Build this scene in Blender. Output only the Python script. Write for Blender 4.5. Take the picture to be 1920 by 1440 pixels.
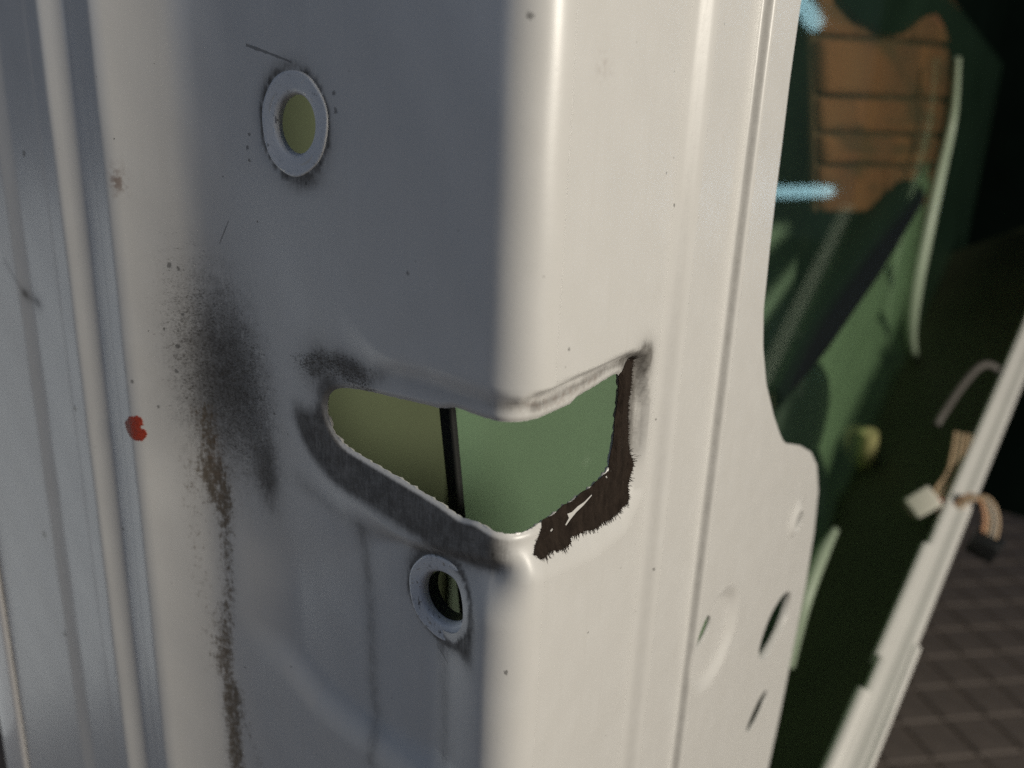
import bpy, math, random
import numpy as np
from mathutils import Vector, Matrix
from mathutils.geometry import delaunay_2d_cdt
random.seed(7); rng = np.random.default_rng(7)
for o in list(bpy.data.objects): bpy.data.objects.remove(o)
scene = bpy.context.scene
COL = scene.collection
MM = 0.001

# ================================================================ camera
cam = bpy.data.cameras.new('camera'); camo = bpy.data.objects.new('camera', cam); COL.objects.link(camo)
cam.sensor_width = 36.0; cam.lens = 27.04; cam.clip_start = 0.005; cam.clip_end = 60
_right = (0.80447704, 0.59259101, 0.04065205); _down = (0.19711951, -0.20178676, -0.95938835); _fwd = (-0.56032187, 0.77981921, -0.27914407)
M = Matrix.Identity(4)
for i in range(3):
    M[i][0] = _right[i]; M[i][1] = -_down[i]; M[i][2] = -_fwd[i]
M[0][3], M[1][3], M[2][3] = 0.0811023, -0.1183654, 0.0437270
camo.matrix_world = M
cam.dof.use_dof = True; cam.dof.focus_distance = 0.186; cam.dof.aperture_fstop = 9.0
scene.camera = camo

# ================================================================ dim workshop air and lamps
world = bpy.data.worlds.new('World'); scene.world = world; world.use_nodes = True
bg = world.node_tree.nodes['Background']; bg.inputs[0].default_value = (0.50, 0.60, 0.95, 1); bg.inputs[1].default_value = 0.035

def area(name, loc, target, size, power, color, spread=180):
    l = bpy.data.lights.new(name, 'AREA'); l.shape = 'RECTANGLE'; l.size, l.size_y = size; l.energy = power; l.color = color
    l.spread = math.radians(spread)
    o = bpy.data.objects.new(name, l); COL.objects.link(o); o.location = loc
    o.rotation_euler = (Vector(target) - Vector(loc)).to_track_quat('-Z', 'Y').to_euler(); return o
area('warm_work_lamp', (1.30, 0.06, 0.40), (0, 0.1, -0.08), (0.34, 0.30), 17.0, (1.0, 0.93, 0.81))
area('cool_daylight', (-0.85, -0.26, -0.34), (-0.18, 0, -0.10), (0.5, 0.7), 1.0, (0.97, 1.0, 0.97))
area('blue_daylight_from_behind', (-0.9, -2.2, 0.9), (-0.05, 0, 0), (1.6, 1.2), 6.0, (0.60, 0.75, 1.0))

scene.view_settings.view_transform = 'Standard'; scene.view_settings.look = 'None'
scene.view_settings.exposure = 0.0; scene.view_settings.gamma = 1.0
scene.render.engine = 'CYCLES'
scene.cycles.max_bounces = 6; scene.cycles.transparent_max_bounces = 12; scene.cycles.caustics_refractive = False
scene.cycles.sample_clamp_indirect = 4.0
scene.cycles.use_denoising = False

# ---------------------------------------------------------------- door sheet as a surface S(s, z), millimetres
# s runs across the sheet in plan (0 = the corner between shut face and inner face), z is height
R0 = 8.0                                     # corner radius
ARC = R0 * math.pi / 2
KN = [(-420, 5), (-178, 5), (-176, 16), (-172, 14), (-170, 2), (-156, 2), (-155, 8), (-154, 1), (-149, 1), (-147, 30), (-141.5, 30), (-139.5, -2), (-135, -3), (-134, 5), (-133, -3),
      (-129, -3), (-127, 20), (-124, 34), (-109, 31), (-105, 20), (-100, 9), (-88, 2), (-70, 0),
      (-ARC / 2 - 1.5, 0), (ARC / 2 + 1.5, 90), (56, 90), (59, 60), (62, 60), (65, 90), (88, 90), (90.8, 90), (91.8, 28), (93.6, 28), (95.2, 90), (106, 90), (700, 90)]
_s = np.arange(-420, 700.01, 0.1)
_phi = np.interp(_s, [k[0] for k in KN], [k[1] for k in KN])
_k = np.hanning(23); _k /= _k.sum()
_phi = np.radians(np.convolve(np.pad(_phi, 11, 'edge'), _k, 'valid'))
_px = np.concatenate([[0], np.cumsum(np.cos(_phi[:-1]) * 0.1)])
_py = np.concatenate([[0], np.cumsum(np.sin(_phi[:-1]) * 0.1)])
_i0 = int(np.argmin(abs(_s + 30)))           # shut face lies on y = 0
_py -= _py[_i0]
_i1 = int(np.argmin(abs(_s - 40)))           # inner face lies on x = 0
_px -= _px[_i1]

def sst(a, b, v):
    t = np.clip((v - a) / (b - a), 0, 1); return t * t * (3 - 2 * t)

def seg_dist(P, poly, closed=True):
    """distance of points P (n,2) to a polyline"""
    A = np.asarray(poly, float); B = np.roll(A, -1, 0)
    if not closed: A, B = A[:-1], B[:-1]
    best = np.full(len(P), 1e9)
    for a, b in zip(A, B):
        d = b - a; L = d @ d
        t = np.clip(((P - a) @ d) / (L if L > 0 else 1), 0, 1)
        q = P - a - t[:, None] * d
        best = np.minimum(best, np.einsum('ij,ij->i', q, q))
    return np.sqrt(best)

def inside(P, poly):
    A = np.asarray(poly, float); B = np.roll(A, -1, 0)
    c = np.zeros(len(P), bool); x, y = P[:, 0], P[:, 1]
    for (x0, y0), (x1, y1) in zip(A, B):
        if y0 == y1: continue
        m = ((y0 > y) != (y1 > y)) & (x < (x1 - x0) * (y - y0) / (y1 - y0) + x0)
        c ^= m
    return c

def sdf(P, poly):
    d = seg_dist(P, poly); return np.where(inside(P, poly), -d, d)

RECESS = [(-64.6, -8.7), (-59.3, -1.7), (-51.7, 0.3), (-41.1, -1.4), (-24.9, -0.9), (-10.1, -2.0), (-0.5, -2.9), (3.0, -1.4), (20.5, -0.3), (41.2, 0.8), (49.2, -1.4), (53.7, -15.2), (53.4, -28.3), (52.8, -38.7), (45.3, -45.9), (29.0, -46.1), (10.0, -42.5), (-0.9, -41.0), (-10.1, -41.9), (-19.4, -43.2), (-31.0, -45.1), (-53.2, -44.7), (-65.2, -41.1), (-67.4, -23.3)]
LATCH0 = [(-59.6, -17.8), (-59.0, -14.6), (-57.1, -12.1), (-53.7, -10.6), (-46.6, -9.8), (-36.2, -9.4), (-27.9, -9.0), (-21.7, -8.9), (-18.5, -7.7), (-16.0, -7.7), (-11.3, -8.2), (-6.8, -8.1), (-2.4, -8.1), (2.8, -8.1), (9.8, -8.1), (15.0, -8.0), (20.5, -8.0), (22.2, -6.8), (29.5, -6.1), (36.9, -5.2), (40.3, -4.9), (42.1, -5.5), (42.8, -7.5), (42.8, -14.9), (42.3, -21.1), (41.6, -27.3), (40.6, -29.9), (37.3, -31.5), (30.4, -32.2), (21.0, -32.9), (12.2, -33.5), (5.4, -33.7), (0.2, -33.8), (-4.1, -33.4), (-8.1, -33.0), (-11.5, -32.3), (-13.7, -32.6), (-16.0, -32.8), (-18.8, -31.9), (-21.2, -31.3), (-27.7, -30.0), (-36.3, -28.5), (-47.2, -26.7), (-52.7, -25.7), (-55.6, -24.2), (-58.2, -21.4)]
SWAGE = [(-160, -92), (-95, -95), (-79.6, -99), (-66, -105.5), (-55.1, -107.5), (-38.6, -108), (-23.5, -107), (-6.4, -104), (60, -100)]
SWAGE_IN = SWAGE + [(60, 200), (-160, 200)]
OPEN_EDGE = [(118, 195), (115.5, 97.2), (114.2, 87.7), (113.9, 68.5), (114.5, 42.5), (115.5, 20.8), (117.6, 2.7), (122.2, -9.9), (130.7, -24.0), (144.2, -38.5), (155.4, -48.5), (160.4, -52.3), (165.5, -55.0), (171.8, -56.9), (186.3, -61.6), (205.7, -70.0), (219.6, -80.1), (230.9, -96.2), (236.6, -120.1), (236.9, -148.7), (233.1, -176.5), (228.3, -214.0), (221.1, -244.5), (215.4, -260.0), (208, -330), (202, -400), (200, -470)]
DIMPLES = [(114, -113, 21.5, 19, 2.3, 0.72, 0.0), (197, -98, 10, 8.5, -1.8, 0.5, 0.3)]
def smooth_closed(p, n=3, it=1):
    """Chaikin-like rounding of a closed outline, then resampling"""
    p = np.asarray(p, float)
    for _ in range(it):
        q = np.roll(p, -1, 0); p = np.stack([0.75 * p + 0.25 * q, 0.25 * p + 0.75 * q], 1).reshape(-1, 2)
    return p
def resample(p, step, closed=True):
    p = np.asarray(p, float)
    if closed: p = np.vstack([p, p[:1]])
    L = np.concatenate([[0], np.cumsum(np.linalg.norm(np.diff(p, axis=0), axis=1))])
    n = max(8, int(L[-1] / step)); t = np.linspace(0, L[-1], n + 1)
    if closed: t = t[:-1]
    return np.stack([np.interp(t, L, p[:, 0]), np.interp(t, L, p[:, 1])], 1)
LATCH = resample(smooth_closed(LATCH0, it=2), 0.8)

TOP_S = [-110, -64, -59.3, -51.7, -41.1, -24.9, -10.1, -0.5, 3.0, 20.5, 41.2, 60]
TOP_Z = [-8, -4, -1.7, 0.3, -1.2, -0.9, -2.0, -2.9, -1.4, -0.3, 0.8, 0.8]
LOW_S = [-110, -65, -53, -31, -19.4, -10, 0, 60]
LOW_Z = [-38, -41, -44.0, -45.0, -43.0, -41.5, -40, -38]
def height(s, z):
    """pressed relief of the sheet along its normal, mm (positive = towards the viewer)"""
    P = np.stack([s, z], 1); h = np.zeros(len(P))
    # shut face: the land round the latch steps in below a crease, and again into the lower bolt dish
    tz = np.interp(s, TOP_S, TOP_Z); lz = np.interp(s, LOW_S, LOW_Z)
    crisp = 1 + 9 * sst(-34, -74, s)
    land = 1.5 * sst(2.4, -3.2, (z - tz) / crisp)
    dish = 2.6 * sst(2.0, -2.6, (z - lz) / crisp)
    ds = seg_dist(P, SWAGE, False) * np.where(inside(P, SWAGE_IN), -1, 1)
    up = sst(5, -7, ds)                                                  # the dish ends at a swage sweeping across the foot
    lo = sst(-50, -75, z); left = sst(-112, -46, s) * (1 - lo) + sst(-100, -74, s) * lo
    right = 1 - sst(-26, -6, s) * sst(-40, -56, z)
    shut = (land + dish) * left * np.where(z < -60, up, 1.0) * right
    # inner face: plain recess round the opening
    inner = np.zeros(len(P)); nb = np.where((s > -14) & (s < 64) & (z > -60) & (z < 12))[0]
    if len(nb): inner[nb] = 3.0 * sst(0.5, -1, sdf(P[nb], RECESS) / (2.0 + 4.5 * sst(-22, -42, z[nb])))
    k = sst(-7, 5, s)
    h -= shut * (1 - k) + inner * k
    nb = np.where((s > -64) & (s < 46) & (z > -37) & (z < -1))[0]           # edge of the opening rolls in
    if len(nb): h[nb] -= 0.8 * np.clip(1 - sdf(P[nb], LATCH) / 1.5, 0, 1) ** 2
    for cs, cz, rs, rz, dep, q0, rot in DIMPLES:                         # dimples pressed in the inner face
        a = (s - cs) * math.cos(rot) + (z - cz) * math.sin(rot); b = -(s - cs) * math.sin(rot) + (z - cz) * math.cos(rot)
        q = np.sqrt((a / rs) ** 2 + (b / rz) ** 2)
        h -= dep * (sst(1.0, q0, q))
    h += 0.05 * np.sin(s * 0.11 + 1.3) * np.sin(z * 0.07) + 0.03 * np.sin(s * 0.31 + z * 0.19)
    return h

def plan(s):
    return np.interp(s, _s, _px), np.interp(s, _s, _py), np.interp(s, _s, _phi)
def S(s, z, off=0.0):
    s = np.asarray(s, float); z = np.asarray(z, float)
    x, y, p = plan(s); h = height(s, z) + off
    return np.stack([x + np.sin(p) * h, y - np.cos(p) * h, z], 1)
def Snormal(s, z):
    e = 0.12
    a = S(s + e, z) - S(s - e, z); b = S(s, z + e) - S(s, z - e)
    n = np.cross(a, b); return n / np.linalg.norm(n, axis=1)[:, None]

# ================================================================ object helpers
def link(name, me, parent=None, material=None):
    o = bpy.data.objects.new(name, me); COL.objects.link(o)
    if parent: o.parent = parent
    if material: me.materials.append(material)
    return o
def mesh(name, V, Fc, parent=None, material=None, smooth=True, normals=None, angle=None):
    """V in millimetres"""
    me = bpy.data.meshes.new(name); me.from_pydata((np.asarray(V, float) * MM).tolist(), [], [list(map(int, f)) for f in Fc]); me.update()
    if smooth: me.shade_smooth()
    if angle: me.set_sharp_from_angle(angle=math.radians(angle))
    if normals is not None: me.normals_split_custom_set_from_vertices(np.asarray(normals, float).tolist())
    return link(name, me, parent, material)
def fattr(o, name, vals):
    a = o.data.attributes.new(name, 'FLOAT', 'POINT'); a.data.foreach_set('value', np.asarray(vals, np.float32))
def set_uv(o, uv):
    me = o.data; l = me.uv_layers.new(name='sheet'); idx = np.empty(len(me.loops), np.int32); me.loops.foreach_get('vertex_index', idx)
    l.data.foreach_set('uv', np.asarray(uv, np.float32)[idx].ravel())
def curve_pts(pts, n):
    """Catmull-Rom through 3-D points"""
    p = np.asarray(pts, float); p = np.vstack([2 * p[0] - p[1], p, 2 * p[-1] - p[-2]]); out = []
    for i in range(1, len(p) - 2):
        for t in np.linspace(0, 1, n, endpoint=False):
            a, b, c, d = p[i - 1], p[i], p[i + 1], p[i + 2]
            out.append(0.5 * (2 * b + (c - a) * t + (2 * a - 5 * b + 4 * c - d) * t * t + (3 * b - a - 3 * c + d) * t ** 3))
    out.append(p[-2]); return np.array(out)
def tube(name, pts, r, parent, material, n=8, seg=10, caps=True):
    c = curve_pts(pts, n); m = len(c); r = np.interp(np.linspace(0, 1, m), np.linspace(0, 1, len(np.atleast_1d(r))), np.atleast_1d(r)) if np.ndim(r) else np.full(m, r)
    V = []; Fc = []; up = np.array([0.3, 0.2, 0.93])
    for i in range(m):
        t = c[min(i + 1, m - 1)] - c[max(i - 1, 0)]; t /= np.linalg.norm(t)
        a = np.cross(up, t); a /= np.linalg.norm(a); b = np.cross(t, a); up = b
        for k in range(seg):
            w = 2 * math.pi * k / seg; V.append(c[i] + r[i] * (math.cos(w) * a + math.sin(w) * b))
    for i in range(m - 1):
        for k in range(seg): Fc.append((i * seg + k, i * seg + (k + 1) % seg, (i + 1) * seg + (k + 1) % seg, (i + 1) * seg + k))
    if caps:
        Fc.append(tuple(range(seg))[::-1]); Fc.append(tuple((m - 1) * seg + k for k in range(seg)))
    return mesh(name, V, Fc, parent, material, angle=50)
def slab(name, outline, x0, x1, parent, material, bevel=0.0, smooth=False):
    """a plate lying in the y-z plane between x0 and x1 (mm); outline = (y, z) points"""
    n = len(outline); V = [(x0, y, z) for y, z in outline] + [(x1, y, z) for y, z in outline]
    Fc = [tuple(range(n)), tuple(range(2 * n - 1, n - 1, -1))] + [(i, n + i, n + (i + 1) % n, (i + 1) % n) for i in range(n)]
    o = mesh(name, V, Fc, parent, material, smooth=False)
    if bevel:
        b = o.modifiers.new('bevel', 'BEVEL'); b.width = bevel * MM; b.segments = 3; b.limit_method = 'ANGLE'; b.harden_normals = False
        o.data.shade_smooth(); o.data.set_sharp_from_angle(angle=math.radians(60))
    return o
def box(name, c, u, v, w, parent, material, bevel=1.0):
    """box with half-axes u, v, w (mm vectors)"""
    c, u, v, w = (np.asarray(q, float) for q in (c, u, v, w)); V = []
    for i in (-1, 1):
        for j in (-1, 1):
            for k in (-1, 1): V.append(c + i * u + j * v + k * w)
    Fc = [(0, 1, 3, 2), (4, 6, 7, 5), (0, 4, 5, 1), (2, 3, 7, 6), (0, 2, 6, 4), (1, 5, 7, 3)]
    o = mesh(name, V, Fc, parent, material, smooth=False)
    b = o.modifiers.new('bevel', 'BEVEL'); b.width = bevel * MM; b.segments = 3
    o.data.shade_smooth(); return o

# ================================================================ materials
class NT:
    def __init__(self, name):
        self.m = bpy.data.materials.new(name); self.m.use_nodes = True; self.t = self.m.node_tree; self.n = self.t.nodes; self.b = self.n['Principled BSDF']
    def __call__(self, typ, **kw):
        nd = self.n.new(typ)
        for k, v in kw.items():
            if k.startswith('i_'):
                key = k[2:]; key = int(key) if key.isdigit() else key.replace('_', ' ')
                if isinstance(v, bpy.types.NodeSocket): self.t.links.new(v, nd.inputs[key])
                else: nd.inputs[key].default_value = v
            else: setattr(nd, k, v)
        return nd
    def math(self, op, a, b=0.0, c=None, clamp=False):
        nd = self.n.new('ShaderNodeMath'); nd.operation = op; nd.use_clamp = clamp
        for i, v in enumerate((a, b) if c is None else (a, b, c)):
            if isinstance(v, bpy.types.NodeSocket): self.t.links.new(v, nd.inputs[i])
            else: nd.inputs[i].default_value = v
        return nd.outputs[0]
    def sstep(self, v, lo, hi):
        nd = self.n.new('ShaderNodeMapRange'); nd.interpolation_type = 'SMOOTHSTEP'
        for i, q in enumerate((v, lo, hi)):
            if isinstance(q, bpy.types.NodeSocket): self.t.links.new(q, nd.inputs[i])
            else: nd.inputs[i].default_value = q
        return nd.outputs[0]
    def mix(self, f, a, b):
        nd = self.n.new('ShaderNodeMix'); nd.data_type = 'RGBA'
        for i, q in ((0, f), (6, a), (7, b)):
            if isinstance(q, bpy.types.NodeSocket): self.t.links.new(q, nd.inputs[i])
            else: nd.inputs[i].default_value = q if i == 0 else (*q, 1)
        return nd.outputs[2]
    def noise(self, vec, scale, detail=3, rough=0.55, out=0):
        return self('ShaderNodeTexNoise', i_Vector=vec, i_Scale=scale, i_Detail=detail, i_Roughness=rough).outputs[out]
    def attr(self, name): return self('ShaderNodeAttribute', attribute_name=name).outputs['Fac']
    def set(self, **kw):
        for k, v in kw.items():
            s = self.b.inputs[k.replace('_', ' ')]
            if isinstance(v, bpy.types.NodeSocket): self.t.links.new(v, s)
            else: s.default_value = (*v, 1) if isinstance(v, tuple) else v
        return self.m

def plain(name, col, rough=0.5, coat=0.0, var=0.12, scale=60.0, bump=0.0, bscale=200.0, spec=0.5, metallic=0.0, aniso=(1, 1, 1)):
    n = NT(name); tc = n('ShaderNodeTexCoord').outputs['Object']
    mp = n('ShaderNodeMapping', i_Vector=tc, i_Scale=aniso).outputs[0]
    f = n.noise(mp, scale, 4)
    c = n.mix(f, tuple(q * (1 - var) for q in col), tuple(min(1, q * (1 + var)) for q in col))
    rr = n.math('ADD', n.math('MULTIPLY', n.math('SUBTRACT', f, 0.5), 0.15), rough, clamp=True)
    n.set(Base_Color=c, Roughness=rr, Coat_Weight=coat, Coat_Roughness=0.08, Specular_IOR_Level=spec, Metallic=metallic)
    if bump:
        b = n('ShaderNodeBump', i_Strength=bump, i_Distance=0.0006, i_Height=n.noise(mp, bscale, 3)); n.set(Normal=b.outputs[0])
    return n.m

SPECKS = [(-2.1, 68.2, 0.65), (12.2, 6.7, .32), (50.5, 42.3, .35), (56.2, 34.9, .4), (-154.1, -33, .9), (-109.8, 0, .5), (-182, -83, 1.2), (-1.1, -66.4, .5), (-6, -38.5, .45), (-112.4, 13.3, .7), (-52, 56, .5), (-51.5, 52.5, .6), (-82, 47, .4), (-83, 44, .5), (-112, -9, .7), (-113, -16, .6), (-54.5, 45, .5), (-82.5, 41, .4), (30, -70, .3), (24, -75, .25), (57.5, -20, .35), (62, -65, .4), (-110, 12.5, .5), (-126, -20, .5), (-119, -27, .45), (-30, 20, .3), (-62, 36.8, .4), (-57, 41.5, .45), (-66.5, 41.0, .4), (-165, 40, .9), (-178, -120, 1.1), (-140, -70, .6)]
SCRATCHES = [((-81.5, 66.9), (-74.0, 64.9), 0.55), ((-74.2, 65.0), (-65.6, 62.6), 0.40), ((-24, -70), (-19.5, -73), 0.22), ((-96, 20), (-92, 26), 0.3)]
def door_paint():
    n = NT('white_car_paint'); uv = n('ShaderNodeUVMap', uv_map='sheet').outputs[0]
    coarse = n.noise(uv, 9, 4); mid = n.noise(uv, 60, 4); grain = n.noise(uv, 620, 2, 0.6)
    fibre = n.noise(n('ShaderNodeMapping', i_Vector=uv, i_Rotation=(0, 0, -0.5), i_Scale=(1.0, 2.2, 1)).outputs[0], 105, 4, 0.75)
    vert = n.noise(n('ShaderNodeMapping', i_Vector=uv, i_Scale=(1.0, 0.16, 1)).outputs[0], 130, 4, 0.6)
    base = n.mix(coarse, (0.69, 0.68, 0.65), (0.76, 0.755, 0.735))
    # fine dust: a light dulling grain all over
    base = n.mix(n.math('MULTIPLY', n.sstep(grain, 0.40, 0.72), 0.24), base, (0.36, 0.36, 0.35))
    streak = n.noise(n('ShaderNodeMapping', i_Vector=uv, i_Scale=(1.0, 0.05, 1)).outputs[0], 30, 4, 0.6); base = n.mix(n.math('MULTIPLY', n.math('MULTIPLY', n.sstep(streak, 0.48, 0.75), n.sstep(coarse, 0.35, 0.65)), 0.10), base, (0.42, 0.39, 0.33))
    # soft road film, plus shade painted along the inner-face grooves
    film_and_shade = n.math('MULTIPLY', n.attr('film_and_shade'), 1.28, clamp=True)
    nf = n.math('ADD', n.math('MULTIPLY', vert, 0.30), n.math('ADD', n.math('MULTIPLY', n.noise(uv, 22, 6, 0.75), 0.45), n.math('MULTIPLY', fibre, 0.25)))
    th = n.math('SUBTRACT', 0.74, n.math('MULTIPLY', film_and_shade, 0.46))
    rag = n.math('MULTIPLY', n.sstep(nf, n.math('SUBTRACT', th, 0.14), n.math('ADD', th, 0.14)), n.sstep(film_and_shade, 0.0, 0.15))
    soft = n.math('MULTIPLY', film_and_shade, n.math('ADD', 0.62, n.math('MULTIPLY', n.sstep(nf, 0.36, 0.62), 0.38)))
    ff = n.math('ADD', n.math('MULTIPLY', rag, n.math('ADD', 0.12, n.math('MULTIPLY', film_and_shade, 0.22))), n.math('MULTIPLY', soft, 0.70), clamp=True)
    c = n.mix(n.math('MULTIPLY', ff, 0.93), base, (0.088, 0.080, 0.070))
    # speckled soot: the mask lowers the threshold of a fine noise
    soot = n.attr('soot')
    fine = n.math('ADD', n.math('MULTIPLY', fibre, 0.45), n.math('ADD', n.math('MULTIPLY', n.noise(uv, 230, 2, 0.6), 0.25), n.math('MULTIPLY', n.noise(n('ShaderNodeMapping', i_Vector=uv, i_Location=(3, 1, 0), i_Rotation=(0, 0, -0.45), i_Scale=(1, 2.0, 1)).outputs[0], 28, 6, 0.78), 0.30)))
    thr = n.math('SUBTRACT', 0.67, n.math('MULTIPLY', soot, 0.30))
    sf = n.sstep(fine, n.math('SUBTRACT', thr, 0.04), n.math('ADD', thr, 0.09))
    c = n.mix(n.math('MULTIPLY', sf, n.math('MULTIPLY', n.sstep(soot, 0.0, 0.12), 0.85)), c, n.mix(mid, (0.030, 0.027, 0.022), (0.095, 0.080, 0.058)))
    # brown dried run
    drip = n.attr('drip')
    thr2 = n.math('SUBTRACT', 0.68, n.math('MULTIPLY', drip, 0.27))
    df = n.sstep(n.math('ADD', n.math('MULTIPLY', vert, 0.3), n.math('MULTIPLY', n.noise(uv, 48, 6, 0.85), 0.7)), n.math('SUBTRACT', thr2, 0.06), n.math('ADD', thr2, 0.10))
    c = n.mix(n.math('MULTIPLY', df, n.math('MULTIPLY', n.sstep(drip, 0.0, 0.15), 0.9)), c, n.mix(mid, (0.06, 0.045, 0.028), (0.19, 0.14, 0.085)))
    # rust bloom and yellowed dirt
    rust = n.attr('rust'); rf = n.math('MULTIPLY', rust, n.sstep(n.math('ADD', mid, n.math('MULTIPLY', rust, 0.25)), 0.45, 0.75))
    c = n.mix(n.math('MULTIPLY', rf, 0.85), c, (0.17, 0.085, 0.045))
    # scratches and tiny stuck specks
    acc = None
    wob = n.math('MULTIPLY', n.math('SUBTRACT', n.noise(uv, 130, 4, 0.75), 0.5), 0.022)
    for cs, cz, r in SPECKS:
        d = n('ShaderNodeVectorMath', operation='DISTANCE', i_0=uv, i_1=(cs / 100, cz / 100, 0)).outputs['Value']
        f = n.math('LESS_THAN', n.math('ADD', d, wob), r / 100); acc = f if acc is None else n.math('MAXIMUM', acc, f)
    for (s0, z0), (s1, z1), w in SCRATCHES:
        L = math.hypot(s1 - s0, z1 - z0); an = math.atan2(z1 - z0, s1 - s0)
        v = n('ShaderNodeVectorMath', operation='SUBTRACT', i_0=uv, i_1=(s0 / 100, z0 / 100, 0)).outputs[0]
        v = n('ShaderNodeVectorRotate', rotation_type='Z_AXIS', i_Vector=v, i_Angle=-an).outputs[0]
        x_, y_, _z = n('ShaderNodeSeparateXYZ', i_0=v).outputs
        prof = n.math('MULTIPLY', n.math('GREATER_THAN', x_, 0.0), n.math('LESS_THAN', x_, L / 100))
        wv = n.math('MULTIPLY', n.math('ADD', n.noise(v, 40, 2), 0.1), w / 100)
        f = n.math('MULTIPLY', prof, n.math('LESS_THAN', n.math('ABSOLUTE', y_), wv)); acc = n.math('MAXIMUM', acc, f)
    c = n.mix(n.math('MULTIPLY', acc, 0.62), c, (0.045, 0.042, 0.038))
    vo = n('ShaderNodeTexVoronoi', i_Vector=uv, i_Scale=26.0, i_Randomness=1.0)
    rnd = n('ShaderNodeSeparateColor', i_0=vo.outputs['Color'])
    rad = n.math('MULTIPLY', n.math('GREATER_THAN', rnd.outputs[0], 0.70), n.math('MULTIPLY', rnd.outputs[1], 0.085))
    sp = n.math('LESS_THAN', n.math('ADD', vo.outputs['Distance'], n.math('MULTIPLY', n.math('SUBTRACT', grain, 0.5), 0.06)), rad)
    c = n.mix(n.math('MULTIPLY', sp, n.attr('specky')), c, (0.07, 0.065, 0.055))
    dirt = n.math('MAXIMUM', n.math('MAXIMUM', ff, sf), df)
    rough = n.math('ADD', n.math('ADD', 0.34, n.math('MULTIPLY', coarse, 0.10)), n.math('MULTIPLY', dirt, 0.45), clamp=True)
    hgt = n.math('ADD', n.math('MULTIPLY', grain, 0.25), n.math('ADD', n.math('MULTIPLY', dirt, 0.25), n.math('MULTIPLY', mid, 0.45)))
    b = n('ShaderNodeBump', i_Strength=0.35, i_Distance=0.00012, i_Height=hgt)
    n.set(Base_Color=c, Roughness=rough, Normal=b.outputs[0], Coat_Weight=n.math('MULTIPLY', n.math('SUBTRACT', 1.0, dirt, clamp=True), 0.32), Coat_Roughness=0.26)
    return n.m
PAINT = door_paint()
def seat_mat():
    n = NT('worn_seat'); tc = n('ShaderNodeTexCoord').outputs['Object']
    a = n.noise(tc, 420, 5, 0.7); b = n.noise(tc, 900, 4, 0.6)
    c = n.mix(n.sstep(a, 0.58, 0.72), (0.74, 0.76, 0.78), (0.13, 0.12, 0.11)); chip = n.sstep(b, 0.62, 0.66)
    c = n.mix(n.math('MULTIPLY', chip, 0.8), c, (0.42, 0.41, 0.40))
    bp = n('ShaderNodeBump', i_Strength=0.5, i_Distance=0.0002, i_Height=b)
    n.set(Base_Color=c, Metallic=n.math('MULTIPLY', chip, 0.8), Roughness=n.math('ADD', 0.28, n.math('MULTIPLY', a, 0.25)), Normal=bp.outputs[0]); return n.m
SEAT = seat_mat()
RIMP = plain('rim_paint', (0.82, 0.81, 0.77), 0.35, coat=0.4, var=0.06, scale=30, bump=0.15, bscale=60)
FELT = plain('felt_residue', (0.032, 0.024, 0.019), 0.97, var=0.85, scale=520, bump=1.0, bscale=2600, spec=0.1, aniso=(1, 1, 0.5))
REDP = plain('red_paint', (0.36, 0.045, 0.02), 0.55, var=0.35, scale=900, bump=0.6, bscale=1500)
SKIN = plain('primer_inside', (0.185, 0.185, 0.125), 0.55, var=0.15, scale=14)
MIRRORED_BRICK = None
RUBBER = plain('black_rubber', (0.010, 0.011, 0.010), 0.7)
DARK_SHEET = plain('added_dark_sheet', (0.004, 0.0075, 0.006), 0.6, var=0.6, scale=12, bump=0.7, bscale=18, spec=0.0)  # black for the added reflection sheet and the light-blocking end wall
BLACKP = plain('black_plastic', (0.006, 0.008, 0.009), 0.55)
BOUNCE = plain('bounce_green', (0.37, 0.40, 0.345), 0.6, var=0.12, scale=10)
MIRRORED_STRIP = plain('mirrored_strip', (0.27, 0.31, 0.225), 0.42, var=0.15, scale=25)
DARK_BAND = plain('dark_band', (0.006, 0.009, 0.010), 0.75, spec=0.1, var=0.25, scale=25)
PALE = plain('pale_primer', (0.36, 0.44, 0.32), 0.4, var=0.1, scale=25)
HOSE = plain('grey_hose', (0.28, 0.27, 0.23), 0.5)
def mirrored_brick_mat():  # colour of the mirrored brick wall, put on the added blocks
    n = NT('mirrored_brick'); tc = n('ShaderNodeTexCoord').outputs['Object']
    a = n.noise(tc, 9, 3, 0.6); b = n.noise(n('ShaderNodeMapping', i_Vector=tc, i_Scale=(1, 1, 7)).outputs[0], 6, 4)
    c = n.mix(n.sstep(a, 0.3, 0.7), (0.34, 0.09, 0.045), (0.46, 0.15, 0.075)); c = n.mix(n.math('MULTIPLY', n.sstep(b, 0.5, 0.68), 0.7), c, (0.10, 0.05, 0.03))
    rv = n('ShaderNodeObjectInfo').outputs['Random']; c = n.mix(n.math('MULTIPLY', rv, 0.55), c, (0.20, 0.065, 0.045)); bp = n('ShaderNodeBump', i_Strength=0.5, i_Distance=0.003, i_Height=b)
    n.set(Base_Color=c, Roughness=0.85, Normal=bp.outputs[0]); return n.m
MIRRORED_BRICK = mirrored_brick_mat()
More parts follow.
